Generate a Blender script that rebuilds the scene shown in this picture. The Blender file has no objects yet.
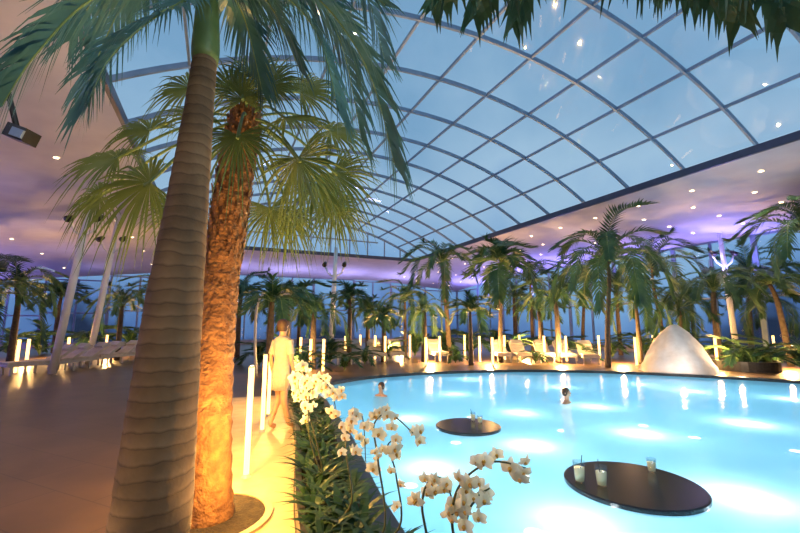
import bpy, math, random
from mathutils import Vector, Matrix, Quaternion
random.seed(7)
R=random.random
def U(a,b): return a+(b-a)*random.random()
scn=bpy.context.scene
COL=scn.collection
try: scn.view_settings.view_transform='Standard'
except Exception: pass

# ---------------------------------------------------------------- camera
CAMZ=1.6; F=400.0; TH=math.atan(58.5/400.0)
cam=bpy.data.cameras.new('camera'); camo=bpy.data.objects.new('camera',cam)
cam.sensor_width=36; cam.lens=18; cam.clip_start=.05; cam.clip_end=500
camo.location=(0,0,CAMZ); camo.rotation_euler=(math.pi/2+TH,0,0)
COL.objects.link(camo); scn.camera=camo
def ray(u,v):
    x=(u-400)/F; yc=(266.5-v)/F
    return Vector((x, math.cos(TH)-yc*math.sin(TH), math.sin(TH)+yc*math.cos(TH)))
def G(u,v,z=0.0):
    d=ray(u,v); t=(z-CAMZ)/d.z
    return Vector((d.x*t,d.y*t,z))
def D(u,v,y):
    d=ray(u,v); t=y/d.y
    return Vector((d.x*t,y,CAMZ+d.z*t))

# ---------------------------------------------------------------- materials
def newmat(name):
    m=bpy.data.materials.new(name); m.use_nodes=True
    nt=m.node_tree; b=nt.nodes['Principled BSDF']
    return m,nt,b
def mat(name,c1,c2=None,rough=.6,scale=8.0,metal=0.0,em=None,ems=0.0,bump=0.0,spec=.5,bscale=None,detail=4):
    m,nt,b=newmat(name)
    if c2 is None: c2=tuple(min(1,x*.75) for x in c1)
    tc=nt.nodes.new('ShaderNodeTexCoord'); n=nt.nodes.new('ShaderNodeTexNoise')
    n.inputs['Scale'].default_value=scale; n.inputs['Detail'].default_value=detail
    nt.links.new(tc.outputs['Object'],n.inputs['Vector'])
    r=nt.nodes.new('ShaderNodeValToRGB')
    r.color_ramp.elements[0].position=.35; r.color_ramp.elements[1].position=.65
    r.color_ramp.elements[0].color=(*c1,1); r.color_ramp.elements[1].color=(*c2,1)
    nt.links.new(n.outputs['Fac'],r.inputs['Fac']); nt.links.new(r.outputs['Color'],b.inputs['Base Color'])
    b.inputs['Roughness'].default_value=rough; b.inputs['Metallic'].default_value=metal
    b.inputs['Specular IOR Level'].default_value=spec
    if em: 
        b.inputs['Emission Color'].default_value=(*em,1); b.inputs['Emission Strength'].default_value=ems
    if bump:
        bp=nt.nodes.new('ShaderNodeBump'); bp.inputs['Strength'].default_value=bump; bp.inputs['Distance'].default_value=.03
        n2=nt.nodes.new('ShaderNodeTexNoise'); n2.inputs['Scale'].default_value=bscale or scale*3
        nt.links.new(tc.outputs['Object'],n2.inputs['Vector'])
        nt.links.new(n2.outputs['Fac'],bp.inputs['Height']); nt.links.new(bp.outputs['Normal'],b.inputs['Normal'])
    return m
def leafmat(name,c1,c2,trans=.35,rough=.45,scale=3):
    m=mat(name,c1,c2,rough=rough,scale=scale)
    nt=m.node_tree; b=nt.nodes['Principled BSDF']; out=nt.nodes['Material Output']
    tr=nt.nodes.new('ShaderNodeBsdfTranslucent'); mx=nt.nodes.new('ShaderNodeMixShader')
    mx.inputs[0].default_value=trans
    src=b.inputs['Base Color'].links[0].from_socket
    nt.links.new(src,tr.inputs['Color'])
    nt.links.new(b.outputs[0],mx.inputs[1]); nt.links.new(tr.outputs[0],mx.inputs[2]); nt.links.new(mx.outputs[0],out.inputs[0])
    return m
def emat(name,c,s):
    m,nt,b=newmat(name); b.inputs['Base Color'].default_value=(*c,1)
    b.inputs['Emission Color'].default_value=(*c,1); b.inputs['Emission Strength'].default_value=s
    return m
def glassmat(name,tint,lo=.03,hi=.4,rough=.05,bump=0,bs=3,milk=0,milkc=(1,1,1),milke=0):
    m,nt,b=newmat(name); nt.nodes.remove(b); out=nt.nodes['Material Output']
    t=nt.nodes.new('ShaderNodeBsdfTransparent'); t.inputs[0].default_value=(*tint,1)
    g=nt.nodes.new('ShaderNodeBsdfGlossy'); g.inputs['Roughness'].default_value=rough
    mx=nt.nodes.new('ShaderNodeMixShader'); lw=nt.nodes.new('ShaderNodeLayerWeight'); lw.inputs['Blend'].default_value=.5
    pw=nt.nodes.new('ShaderNodeMath'); pw.operation='POWER'; pw.inputs[1].default_value=4.0
    ad=nt.nodes.new('ShaderNodeMath'); ad.operation='MULTIPLY_ADD'; ad.use_clamp=True; ad.inputs[1].default_value=hi-lo; ad.inputs[2].default_value=lo
    nt.links.new(lw.outputs['Facing'],pw.inputs[0]); nt.links.new(pw.outputs[0],ad.inputs[0]); nt.links.new(ad.outputs[0],mx.inputs[0])
    base=t.outputs[0]
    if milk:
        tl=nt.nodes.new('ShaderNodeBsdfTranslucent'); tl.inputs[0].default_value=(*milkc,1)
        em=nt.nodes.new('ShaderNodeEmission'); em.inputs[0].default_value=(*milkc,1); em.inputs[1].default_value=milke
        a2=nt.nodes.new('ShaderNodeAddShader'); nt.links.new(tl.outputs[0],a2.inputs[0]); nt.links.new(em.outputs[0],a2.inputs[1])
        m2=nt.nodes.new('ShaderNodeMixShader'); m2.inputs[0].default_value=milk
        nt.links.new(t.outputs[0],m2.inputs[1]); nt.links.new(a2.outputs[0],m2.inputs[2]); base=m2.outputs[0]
    nt.links.new(base,mx.inputs[1]); nt.links.new(g.outputs[0],mx.inputs[2]); nt.links.new(mx.outputs[0],out.inputs[0])
    if bump:
        tc=nt.nodes.new('ShaderNodeTexCoord'); n=nt.nodes.new('ShaderNodeTexNoise'); n.inputs['Scale'].default_value=bs; n.inputs['Detail'].default_value=2
        bp=nt.nodes.new('ShaderNodeBump'); bp.inputs['Strength'].default_value=bump; bp.inputs['Distance'].default_value=.05
        nt.links.new(tc.outputs['Object'],n.inputs['Vector']); nt.links.new(n.outputs['Fac'],bp.inputs['Height'])
        nt.links.new(bp.outputs['Normal'],g.inputs['Normal'])
    return m
def tilemat():
    m,nt,b=newmat('stone_tile'); tc=nt.nodes.new('ShaderNodeTexCoord')
    mp=nt.nodes.new('ShaderNodeMapping'); mp.inputs['Rotation'].default_value=(0,0,.43)
    br=nt.nodes.new('ShaderNodeTexBrick'); br.inputs['Scale'].default_value=1.0
    br.inputs['Brick Width'].default_value=1.2; br.inputs['Row Height'].default_value=.6; br.inputs['Mortar Size'].default_value=.006
    br.inputs['Color1'].default_value=(.2,.115,.062,1); br.inputs['Color2'].default_value=(.165,.095,.052,1); br.inputs['Mortar'].default_value=(.1,.06,.035,1)
    nt.links.new(tc.outputs['Object'],mp.inputs[0]); nt.links.new(mp.outputs[0],br.inputs['Vector'])
    n=nt.nodes.new('ShaderNodeTexNoise'); n.inputs['Scale'].default_value=1.2; n.inputs['Detail'].default_value=6
    nt.links.new(tc.outputs['Object'],n.inputs['Vector'])
    mx=nt.nodes.new('ShaderNodeMix'); mx.data_type='RGBA'; mx.blend_type='MULTIPLY'; mx.inputs[0].default_value=.8
    nt.links.new(br.outputs['Color'],mx.inputs[6]); nt.links.new(n.outputs['Fac'],mx.inputs[7]); nt.links.new(mx.outputs[2],b.inputs['Base Color'])
    b.inputs['Roughness'].default_value=.38
    return m
def ringbark():
    m=mat('ringed_palm_bark',(.27,.155,.072),(.14,.08,.036),rough=.85,scale=4,bump=0)
    nt=m.node_tree; b=nt.nodes['Principled BSDF']; tc=nt.nodes['Texture Coordinate']
    wv=nt.nodes.new('ShaderNodeTexWave'); wv.bands_direction='Z'; wv.wave_profile='SAW'; wv.inputs['Scale'].default_value=4.6
    wv.inputs['Distortion'].default_value=2.6; wv.inputs['Detail'].default_value=3; wv.inputs['Detail Scale'].default_value=1.6
    nt.links.new(tc.outputs['Object'],wv.inputs['Vector'])
    rp=nt.nodes.new('ShaderNodeValToRGB'); e=rp.color_ramp.elements; e[0].position=0; e[0].color=(.3,.26,.22,1); e[1].position=.2; e[1].color=(1,1,1,1)
    x=e.new(1.0); x.color=(.66,.62,.56,1)
    nt.links.new(wv.outputs['Fac'],rp.inputs['Fac'])
    mx=nt.nodes.new('ShaderNodeMix'); mx.data_type='RGBA'; mx.blend_type='MULTIPLY'; mx.inputs[0].default_value=.85
    src=b.inputs['Base Color'].links[0].from_socket
    nt.links.new(src,mx.inputs[6]); nt.links.new(rp.outputs[0],mx.inputs[7]); nt.links.new(mx.outputs[2],b.inputs['Base Color'])
    n2=nt.nodes.new('ShaderNodeTexNoise'); n2.inputs['Scale'].default_value=45; nt.links.new(tc.outputs['Object'],n2.inputs['Vector'])
    ma=nt.nodes.new('ShaderNodeMath'); ma.operation='MULTIPLY_ADD'; ma.inputs[1].default_value=.35
    nt.links.new(n2.outputs['Fac'],ma.inputs[0]); nt.links.new(wv.outputs['Fac'],ma.inputs[2])
    bp=nt.nodes.new('ShaderNodeBump'); bp.inputs['Strength'].default_value=.6; bp.inputs['Distance'].default_value=.012
    nt.links.new(ma.outputs[0],bp.inputs['Height']); nt.links.new(bp.outputs['Normal'],b.inputs['Normal'])
    return m
M={}
M['tile']=tilemat()
M['walk']=mat('pale_stone_paving',(.62,.45,.24),(.52,.37,.19),rough=.5,scale=5,bump=.1)  # stone colour yellowed to carry the golden lamp light
M['plaster']=mat('ceiling_plaster',(.62,.6,.68),(.56,.54,.63),rough=.7,scale=1.5)
M['wall']=mat('wall_plaster',(.4,.36,.36),(.34,.3,.3),rough=.8,scale=2)
M['steel']=mat('painted_steel',(.22,.29,.4),(.18,.25,.36),rough=.4,scale=4,metal=.1)
M['beam']=mat('ring_beam_steel',(.05,.06,.11),(.04,.05,.09),rough=.4,scale=4)
M['roofglass']=glassmat('roof_glass',(.92,.96,.98),.05,.2,.03)
M['winglass']=glassmat('window_glass',(.85,.92,.97),.04,.2,.03)
M['water']=glassmat('pool_water',(.84,.97,1.0),.03,.42,.07,bump=.35,bs=2.4,milk=.6,milkc=(.48,.81,.93),milke=.18)  # milky emission puts the glow of lit water into the surface
M['basin']=mat('glowing_basin_tile',(.44,.78,.9),(.36,.74,.88),rough=.5,scale=2.5,em=(.22,.55,.76),ems=.32)  # even emission on the tile stands in for light in the water
M['slate']=mat('dark_slate',(.02,.018,.018),(.045,.04,.036),rough=.3,scale=12)
M['soil']=mat('planting_soil',(.035,.022,.012),(.07,.045,.02),rough=.95,scale=18,bump=.8)
M['granite']=mat('black_granite',(.006,.006,.007),(.03,.03,.032),rough=.22,scale=90)
M['trunkring']=ringbark()
M['trunkfib']=mat('fibrous_palm_bark',(.34,.15,.05),(.17,.07,.025),rough=.9,scale=11,bump=1.0,bscale=26)
M['trunkbg']=mat('slender_palm_bark',(.12,.085,.055),(.07,.05,.035),rough=.9,scale=10)
M['shaft']=mat('green_crownshaft',(.1,.17,.05),(.17,.23,.07),rough=.5,scale=6)
M['frondnear']=leafmat('glossy_feather_leaf',(.04,.12,.12),(.08,.2,.19),.35,.32)  # blue light on the fronds is put into this leaf colour
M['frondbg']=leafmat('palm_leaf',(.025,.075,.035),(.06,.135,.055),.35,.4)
M['frondover']=leafmat('dark_palm_leaf',(.015,.045,.02),(.035,.08,.03),.3,.5)  # darker leaf tone for the overhanging fronds
M['fan']=leafmat('fan_palm_leaf',(.1,.16,.05),(.18,.235,.07),.45,.42)
M['shrub']=leafmat('shrub_leaf',(.02,.06,.018),(.05,.11,.028),.3,.45)
M['petal']=leafmat('cream_petal',(.93,.88,.64),(.95,.91,.74),.35,.5,scale=20)
M['lip']=mat('yellow_orchid_lip',(.75,.45,.05),(.6,.25,.08),rough=.5,scale=60)
M['ostem']=mat('orchid_stem',(.05,.06,.02),(.08,.09,.03),rough=.6)
M['tube']=emat('warm_light_tube',(1,.56,.17),4.6)
M['lampmetal']=mat('dark_lamp_metal',(.03,.028,.025),(.05,.045,.04),rough=.4,scale=6,metal=.7)
M['white']=mat('white_lacquer',(.78,.77,.76),(.7,.7,.7),rough=.4,scale=3)
M['greymetal']=mat('pale_grey_metal',(.5,.48,.46),(.42,.4,.39),rough=.4,scale=3)
M['lounge']=mat('off_white_frame',(.46,.43,.4),(.4,.37,.34),rough=.5,scale=3)
M['cushion']=mat('cream_cushion',(.5,.44,.38),(.42,.36,.31),rough=.9,scale=6,bump=.2)
M['rock']=mat('white_sculpted_rock',(.86,.78,.7),(.7,.61,.52),rough=.95,scale=2.5,bump=.7,bscale=4,spec=.1)
M['spot']=emat('warm_spot_lens',(1,.72,.38),14)
M['skin']=mat('skin',(.58,.33,.2),(.52,.29,.17),rough=.5,scale=10)
M['hair']=mat('brown_hair',(.05,.025,.012),(.09,.045,.02),rough=.6,scale=30)
M['robe']=mat('white_towel_cloth',(.56,.48,.4),(.48,.4,.33),rough=.95,scale=30,bump=.4)
M['cyanlamp']=emat('underwater_lens',(.9,.97,1),9)
M['drinkglass']=glassmat('drinking_glass',(.96,.99,.99),.12,.5,.03)
M['drink']=mat('pale_cocktail',(.85,.84,.6),(.75,.78,.5),rough=.3,em=(.6,.65,.45),ems=.2)  # faint emission lightens the drink, which is no lamp
M['straw']=mat('black_straw',(.02,.02,.02),rough=.5)
M['eye']=mat('eye_white',(.8,.8,.78),rough=.3)

# ---------------------------------------------------------------- mesh builder
class MB:
    def __init__(s): s.v=[]; s.f=[]; s.m=[]
    def add(s,vs,fs,mi=0):
        o=len(s.v); s.v+= [tuple(x) for x in vs]
        for f in fs: s.f.append(tuple(o+i for i in f)); s.m.append(mi)
    def tube(s,pts,rad,n=8,mi=0,cap=True,rot=0.0,lob=None):
        pts=[Vector(p) for p in pts]; vs=[];fs=[]
        if not isinstance(rad,(list,tuple)): rad=[rad]*len(pts)
        ref=Vector((1,0,0))
        for i,p in enumerate(pts):
            T=(pts[min(i+1,len(pts)-1)]-pts[max(i-1,0)])
            if T.length<1e-9: T=Vector((0,0,1))
            T.normalize()
            if abs(T.dot(ref))>.9: ref=Vector((0,1,0)) if abs(T.y)<.9 else Vector((0,0,1))
            A=(ref-T*ref.dot(T)).normalized(); B=T.cross(A); ref=A
            for k in range(n):
                a=2*math.pi*k/n+rot; r=rad[i]*(lob(i,k) if lob else 1)
                vs.append(p+A*math.cos(a)*r+B*math.sin(a)*r)
        for i in range(len(pts)-1):
            for k in range(n):
                fs.append((i*n+k,i*n+(k+1)%n,(i+1)*n+(k+1)%n,(i+1)*n+k))
        if cap:
            fs.append(tuple(range(n))[::-1]); fs.append(tuple((len(pts)-1)*n+k for k in range(n)))
        s.add(vs,fs,mi)
    def box(s,c,sz,R3=None,mi=0):
        c=Vector(c); vs=[]
        for x in(-.5,.5):
            for y in(-.5,.5):
                for z in(-.5,.5):
                    p=Vector((x*sz[0],y*sz[1],z*sz[2]))
                    if R3: p=R3@p
                    vs.append(c+p)
        s.add(vs,[(0,1,3,2),(4,6,7,5),(0,4,5,1),(2,3,7,6),(0,2,6,4),(1,5,7,3)],mi)
    def beam(s,a,b,w,h,mi=0,up=Vector((0,0,1))):
        a=Vector(a);b=Vector(b);T=(b-a); L=T.length; T.normalize()
        S=T.cross(up)
        if S.length<1e-4: S=Vector((1,0,0))
        S.normalize(); N=S.cross(T)
        Rm=Matrix((T,S,N)).transposed()
        s.box((a+b)/2,(L,w,h),Rm,mi)
    def lathe(s,prof,c=(0,0,0),n=24,mi=0,wob=None):
        c=Vector(c); vs=[];fs=[]
        for j,(r,z) in enumerate(prof):
            for k in range(n):
                a=2*math.pi*k/n; rr=r*(wob(j,k) if wob else 1)
                vs.append(c+Vector((rr*math.cos(a),rr*math.sin(a),z)))
        for j in range(len(prof)-1):
            for k in range(n): fs.append((j*n+k,j*n+(k+1)%n,(j+1)*n+(k+1)%n,(j+1)*n+k))
        s.add(vs,fs,mi)
    def mesh(s,name,mats,smooth=False):
        me=bpy.data.meshes.new(name); me.from_pydata(s.v,[],s.f)
        for m in mats: me.materials.append(m)
        for p,mi in zip(me.polygons,s.m): p.material_index=mi; p.use_smooth=smooth
        me.update(); return me
    def obj(s,name,mats,smooth=False,loc=None):
        o=bpy.data.objects.new(name,s.mesh(name,mats,smooth))
        if loc is not None:
            loc=Vector(loc)
            for v in o.data.vertices: v.co-=loc
            o.location=loc
        COL.objects.link(o); return o
def top(o,label,cat,group=None,kind=None):
    o['label']=label; o['category']=cat
    if group: o['group']=group
    if kind: o['kind']=kind
    return o
def empty(name,loc,label,cat,group=None,rot=0):
    e=bpy.data.objects.new(name,None); e.location=loc; e.empty_display_size=.1; e.rotation_euler=(0,0,rot)
    COL.objects.link(e); return top(e,label,cat,group)
def part(o,par,world=True):
    o.parent=par
    if world: o.matrix_parent_inverse=Matrix.Translation(-Vector(par.location))
    return o
def inst(me,name,par,mtx):
    o=bpy.data.objects.new(name,me); COL.objects.link(o); o.parent=par
    o.matrix_local=mtx; return o
def struct(o):
    o['kind']='structure'; o['label']=o.get('label','room structure'); return o
def cat(pts,n,closed=False):
    P=[Vector(p) for p in pts]; out=[]; N=len(P)
    segs=N if closed else N-1
    for i in range(segs):
        if closed: a,b,c,d=P[(i-1)%N],P[i],P[(i+1)%N],P[(i+2)%N]
        else: a,b,c,d=P[max(i-1,0)],P[i],P[i+1],P[min(i+2,N-1)]
        for k in range(n):
            t=k/n
            out.append(.5*((2*b)+(c-a)*t+(2*a-5*b+4*c-d)*t*t+(3*b-a-3*c+d)*t**3))
    if not closed: out.append(P[-1])
    return out

# ---------------------------------------------------------------- room frame
H=6.6
A0=G(415,262,H); B0=G(800,140,H)
av=(A0-B0); av.z=0; av.normalize(); nv=Vector((av.y,-av.x,0))
def P(n,s,z=0.0): 
    q=A0+nv*n+av*s; return Vector((q.x,q.y,z))
NL=-16.7; NR=0.0; WR=9.0; WL=-37.0; SF=8.0; SN=-36.0
def hz(n,s):
    z=H
    if n>0: z-=.7*(n/9)
    if n<NL: z-=2.2*((NL-n)/20)**1.0
    if s>0: z-=.09*s
    return z
poolpts=[(-2.1,10.5),(-.3,12.9),(4,14.2),(8.5,13.2),(12.5,10),(14,6),(12,2),(8,.2),(4,-.2),(1.7,.8),(.5,2.1),(-.12,3.6),(-.75,6),(-1.5,8.4)]
PO=cat([(x,y,0) for x,y in poolpts],8,True); PC=Vector((5,6.5,0)); NP=len(PO)
def off(i,d):
    i%=NP; t=(PO[(i+1)%NP]-PO[(i-1)%NP]).normalized(); nn=Vector((t.y,-t.x,0))
    if nn.dot(PO[i]-PC)<0: nn=-nn
    return PO[i]+nn*d
def ringmesh(d0,z0,d1,z1,mb,mi=0,rng=None):
    idx=range(NP) if rng is None else rng
    for i in idx:
        a,b=off(i,d0),off(i+1,d0); c,d=off(i+1,d1),off(i,d1)
        mb.add([(a.x,a.y,z0),(b.x,b.y,z0),(c.x,c.y,z1),(d.x,d.y,z1)],[(0,1,2,3)],mi)
cor=[P(WL-.3,SF+.3),P(WR+.3,SF+.3),P(WR+.3,SN-.3),P(WL-.3,SN-.3)]
def boundary(p):
    d=(p-PC).normalized(); best=1e9
    for i in range(4):
        a=cor[i];b=cor[(i+1)%4]; e=b-a
        den=d.x*e.y-d.y*e.x
        if abs(den)<1e-9: continue
        w=a-PC; t=(w.x*e.y-w.y*e.x)/den; u=(w.x*d.y-w.y*d.x)/den
        if t>0 and -1e-6<=u<=1+1e-6: best=min(best,t)
    return PC+d*best
mb=MB()
outer=[boundary(off(i,.3)) for i in range(NP)]
for i in range(NP):
    a,b=off(i,.02),off(i+1,.02); c,d=outer[(i+1)%NP],outer[i]
    mb.add([a,b,c,d],[(0,1,2,3)])
for k in range(4):
    c=cor[k]; 
    for i in range(NP):
        p,q=outer[i],outer[(i+1)%NP]
        ang=lambda v:math.atan2(v.y-PC.y,v.x-PC.x)
        a0,a1,ac=ang(p),ang(q),ang(c)
        d1=(ac-a0+math.pi)%(2*math.pi)-math.pi; d2=(a1-ac+math.pi)%(2*math.pi)-math.pi
        if (d1>0)==(d2>0) and abs(d1)+abs(d2)<.6: mb.add([p,c,q],[(0,1,2)])
fl=mb.obj('floor',[M['tile']]); struct(fl)['label']='brown stone tiled floor around the pool'
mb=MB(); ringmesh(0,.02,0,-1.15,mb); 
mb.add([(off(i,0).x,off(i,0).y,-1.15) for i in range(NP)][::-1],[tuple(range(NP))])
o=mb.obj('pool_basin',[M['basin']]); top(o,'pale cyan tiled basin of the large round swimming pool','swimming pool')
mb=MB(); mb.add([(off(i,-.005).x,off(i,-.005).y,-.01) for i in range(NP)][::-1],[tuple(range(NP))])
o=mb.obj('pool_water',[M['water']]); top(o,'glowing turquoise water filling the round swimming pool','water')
mb=MB(); ringmesh(-.04,-.12,-.04,.07,mb); ringmesh(-.04,.07,.2,.07,mb); ringmesh(.2,.07,.2,0,mb)
o=mb.obj('pool_coping',[M['slate']]); top(o,'dark slate coping around the edge of the pool','pool edge')
i0=min(range(NP),key=lambda i:(PO[i]-Vector((3,0,0))).length)
i1=min(range(NP),key=lambda i:(PO[i]-Vector((-1.9,10.0,0))).length)
idx=[];i=i0
while i%NP!=i1: idx.append(i); i=(i+1)%NP if ((i1-i0)%NP)<NP/2 else (i-1)%NP
BW=.52
rng=[min(a,b) if abs(a-b)==1 else max(a,b) for a,b in zip(idx,idx[1:])]
mb=MB(); ringmesh(.2,.05,.2,.1,mb,1,rng);ringmesh(.2,.1,.3,.16,mb,0,rng); ringmesh(.3,.16,.2+BW-.06,.14,mb,0,rng)
ringmesh(.2+BW-.06,.17,.2+BW,.17,mb,1,rng); ringmesh(.2+BW,.17,.2+BW,0,mb,1,rng); ringmesh(.2+BW-.06,.17,.2+BW-.06,.12,mb,1,rng)
o=mb.obj('flower_bed',[M['soil'],M['slate']]); top(o,'curved raised flower bed of dark soil edging the pool','flower bed')
mb=MB(); w0=.2+BW+.01; ringmesh(w0,.006,w0+1.2,.006,mb,0,rng); ringmesh(w0+1.2,.006,w0+1.2,0,mb,0,rng)
o=mb.obj('trim_1',[M['walk']]); struct(o)['label']='pale stone walkway beside the flower bed'

# ceiling
mb=MB()
def lin(a,b,n): return [a+(b-a)*i/n for i in range(n+1)]
def patch(ns,ss):
    for i in range(len(ns)-1):
        for j in range(len(ss)-1):
            q=[(ns[i],ss[j]),(ns[i+1],ss[j]),(ns[i+1],ss[j+1]),(ns[i],ss[j+1])]
            mb.add([P(n,s,hz(n,s)) for n,s in q],[(0,1,2,3)])
patch(lin(0,WR,8),lin(SN,SF,20)); patch(lin(WL,NL,16),lin(SN,SF,20)); patch(lin(NL,0,8),lin(0,SF,6))
o=mb.obj('ceiling',[M['plaster']],True); struct(o)['label']='white plaster ceiling around the glass roof lit purple'
RISE=2.3; W=-NL; Rr=(W*W/4+RISE**2)/(2*RISE); half=math.asin(W/2/Rr)
NA=10
def arc(t):
    a=half-2*half*t
    return (NL/2+Rr*math.sin(a), H+.25+Rr*math.cos(a)-(Rr-RISE))
step=2.05; ribs=[-step*i for i in range(0,18)]
wn=1
for i,s in enumerate(ribs):
    mb=MB(); pts=[P(arc(t)[0],s,arc(t)[1]) for t in lin(0,1,30)]
    for a,b in zip(pts,pts[1:]):
        d=(b-a).normalized(); mb.beam(a-d*.01,b+d*.01,.065 if i else .14,.13,0,up=(av.cross(d)) )
    o=mb.obj('trim_%d'%(i+2),[M['steel']]); struct(o)['label']='curved steel rib of the glass roof'
    if i<len(ribs)-1:
        mb=MB(); s2=ribs[i+1]; ts=lin(0,1,NA)
        for k in range(NA):
            n1,z1=arc(ts[k]); n2,z2=arc(ts[k+1])
            mb.add([P(n1,s,z1+.05),P(n2,s,z2+.05),P(n2,s2,z2+.05),P(n1,s2,z1+.05)],[(0,1,2,3)],0)
            if k: mb.beam(P(n1,s,z1),P(n1,s2,z1),.055,.09,1)
        o=mb.obj('window_%d'%wn,[M['roofglass'],M['steel']]); wn+=1; struct(o)['label']='bay of roof glazing panes between two ribs'
tn=30
for (p,q) in ((P(0,0,H+.12),P(0,SN,H+.12)),(P(NL,0,H+.12),P(NL,SN,H+.12)),(P(NL,0,H+.12),P(0,0,H+.12))):
    mb=MB(); mb.beam(p,q,.2,.24); o=mb.obj('trim_%d'%tn,[M['beam']]); tn+=1; struct(o)['label']='dark steel ring beam under the glass roof'
mb=MB(); ts=lin(0,1,12)
pl=[]
for t in ts:
    n,z=arc(t); mb.beam(P(n,0.05,H+.2),P(n,0.05,z),.07,.1,1,up=av) if 0<t<1 else None
    pl.append(P(n,.08,z))
mb.add([P(0,.08,H+.1)]+pl+[P(NL,.08,H+.1)],[tuple(range(len(pl)+2))],0)
n1,z1=arc(.2); mb.beam(P(n1,.05,H+1.3),P(NL-n1,.05,H+1.3),.07,.09,1)
o=mb.obj('window_%d'%wn,[M['roofglass'],M['steel']]); wn+=1; struct(o)['label']='arched gable glazing at the end of the roof'
def bay(p,q,h):
    global wn
    mb=MB(); d=(q-p).normalized(); z=Vector((0,0,1)); h=h
    L=(q-p).length
    mb.add([p+z*.3,q+z*.3,q+z*h,p+z*h],[(0,1,2,3)],0)
    for k in range(3):
        a=p+d*(L*k/2); a0=a+d*(.05 if k==0 else -.05 if k==2 else 0)
        mb.beam(a0+z*.3,a0+z*(h+.02),.1,.12,1,up=d)
    for zz in (.35,h*.5,h-.05): mb.beam(p+z*zz,q+z*zz,.08,.1,1)
    mb.beam(p+z*.15,q+z*.15,.2,.3,2)
    o=mb.obj('window_%d'%wn,[M['winglass'],M['steel'],M['wall']]); wn+=1; struct(o)['label']='tall facade window bay with steel mullions at dusk'
def facade(a,b,n):
    for i in range(n):
        n1,s1=[a[k]+(b[k]-a[k])*i/n for k in(0,1)]; n2,s2=[a[k]+(b[k]-a[k])*(i+1)/n for k in(0,1)]
        bay(P(n1,s1),P(n2,s2),min(hz(n1,s1),hz(n2,s2)))
facade((WL,SF),(WR,SF),12); facade((WL,SF),(WL,SN+14),8); facade((WR,SF),(WR,-22),8)
def wall(name,a,b,h):
    mb=MB(); p,q=P(*a),P(*b); z=Vector((0,0,1))
    mb.beam(p+z*h/2,q+z*h/2,.2,h); o=mb.obj(name,[M['wall']]); struct(o)['label']='plain plaster wall'
wall('wall_right',(WR,-22),(WR,SN),6.4); wall('wall_back',(WR,SN),(WL,SN),6.6); wall('wall_left',(WL,SN+14),(WL,SN),5)

# ---------------------------------------------------------------- leaves
def frond(pts,nleaf,ll,lw,droop,rr,mi=0,ang=.55,vee=.25,seg=3,prof=None,start=.1):
    mb=MB(); path=cat(pts,8); n=len(path)-1
    mb.tube(path,[rr*(1-.8*i/n) for i in range(n+1)],5,1)
    for i in range(nleaf):
        t=start+(1-start)*(i+.5)/nleaf
        x=t*n; k=min(int(x),n-1); f=x-k; p=path[k].lerp(path[k+1],f)
        T=(path[k+1]-path[k]).normalized(); S=T.cross(Vector((0,0,1)))
        if S.length<.05: S=Vector((1,0,0))
        S.normalize(); Uv=S.cross(T)
        tt=(t-start)/(1-start)
        l=ll*(max(.05,math.sin(math.pi*(.16+.74*tt)))**.6)
        for sg in(-1,1):
            a=ang+.5*tt+U(-.08,.08)
            Dv=(S*sg*math.cos(a)+T*math.sin(a)+Uv*(vee+U(-.12,.12))).normalized()
            Wv=(T-Dv*T.dot(Dv)).normalized()
            vs=[];fs=[]; l2=l*U(.85,1.1); dr=droop*U(.6,1.4)
            for s_ in range(seg+1):
                g=s_/seg; w=lw*(.55+.45*math.sin(math.pi*min(1,g*1.4)))*(1-g**2.2)+.0008
                c=p+Dv*l2*g*(1-.25*dr*g)+Vector((0,0,-1))*dr*l2*g*g
                vs+= [c-Wv*w,c+Wv*w]
                if s_<seg: fs.append((2*s_,2*s_+1,2*s_+3,2*s_+2))
            mb.add(vs,fs,mi)
    return mb
def fan(hub,C,N,r,nf=30,spread=4.4,droop=.25,pet=None):
    mb=MB(); hub=Vector(hub); C=Vector(C).normalized(); N=Vector(N); N=(N-C*N.dot(C)).normalized(); S=N.cross(C)
    da=spread/nf
    for i in range(nf):
        ph=-spread/2+da*(i+.5); L=r*(.76+.24*math.cos(ph*.75))*U(.82,1.07)
        dv=C*math.cos(ph)+S*math.sin(ph); wv=-C*math.sin(ph)+S*math.cos(ph)
        vs=[];fs=[]; K=6; dz=droop*U(.4,2.0); tw=U(-.09,.09)
        for k in range(K+1):
            g=k/K
            w=math.tan(da/2)*L*min(g,.45)*1.05
            if g>.45: w*=(1-((g-.45)/.55)**1.1)*.9+.03
            c=hub+dv*L*g - N*(.12*L*(g*g)) + Vector((0,0,-1))*dz*L*max(0,g-.4)**2*2.2 + wv*tw*g*g*L
            fo=w*.55
            vs+= [c-wv*w-N*fo, c+N*fo, c+wv*w-N*fo]
            if k<K:
                o=3*k; fs+= [(o,o+1,o+4,o+3),(o+1,o+2,o+5,o+4)]
        mb.add(vs,fs,0)
    if pet is not None:
        pet=Vector(pet); mid=(pet+hub)/2+Vector((0,0,.12))
        mb.tube(cat([pet,mid,hub,hub+C*.03],5),.014,6,1)
    return mb

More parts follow.
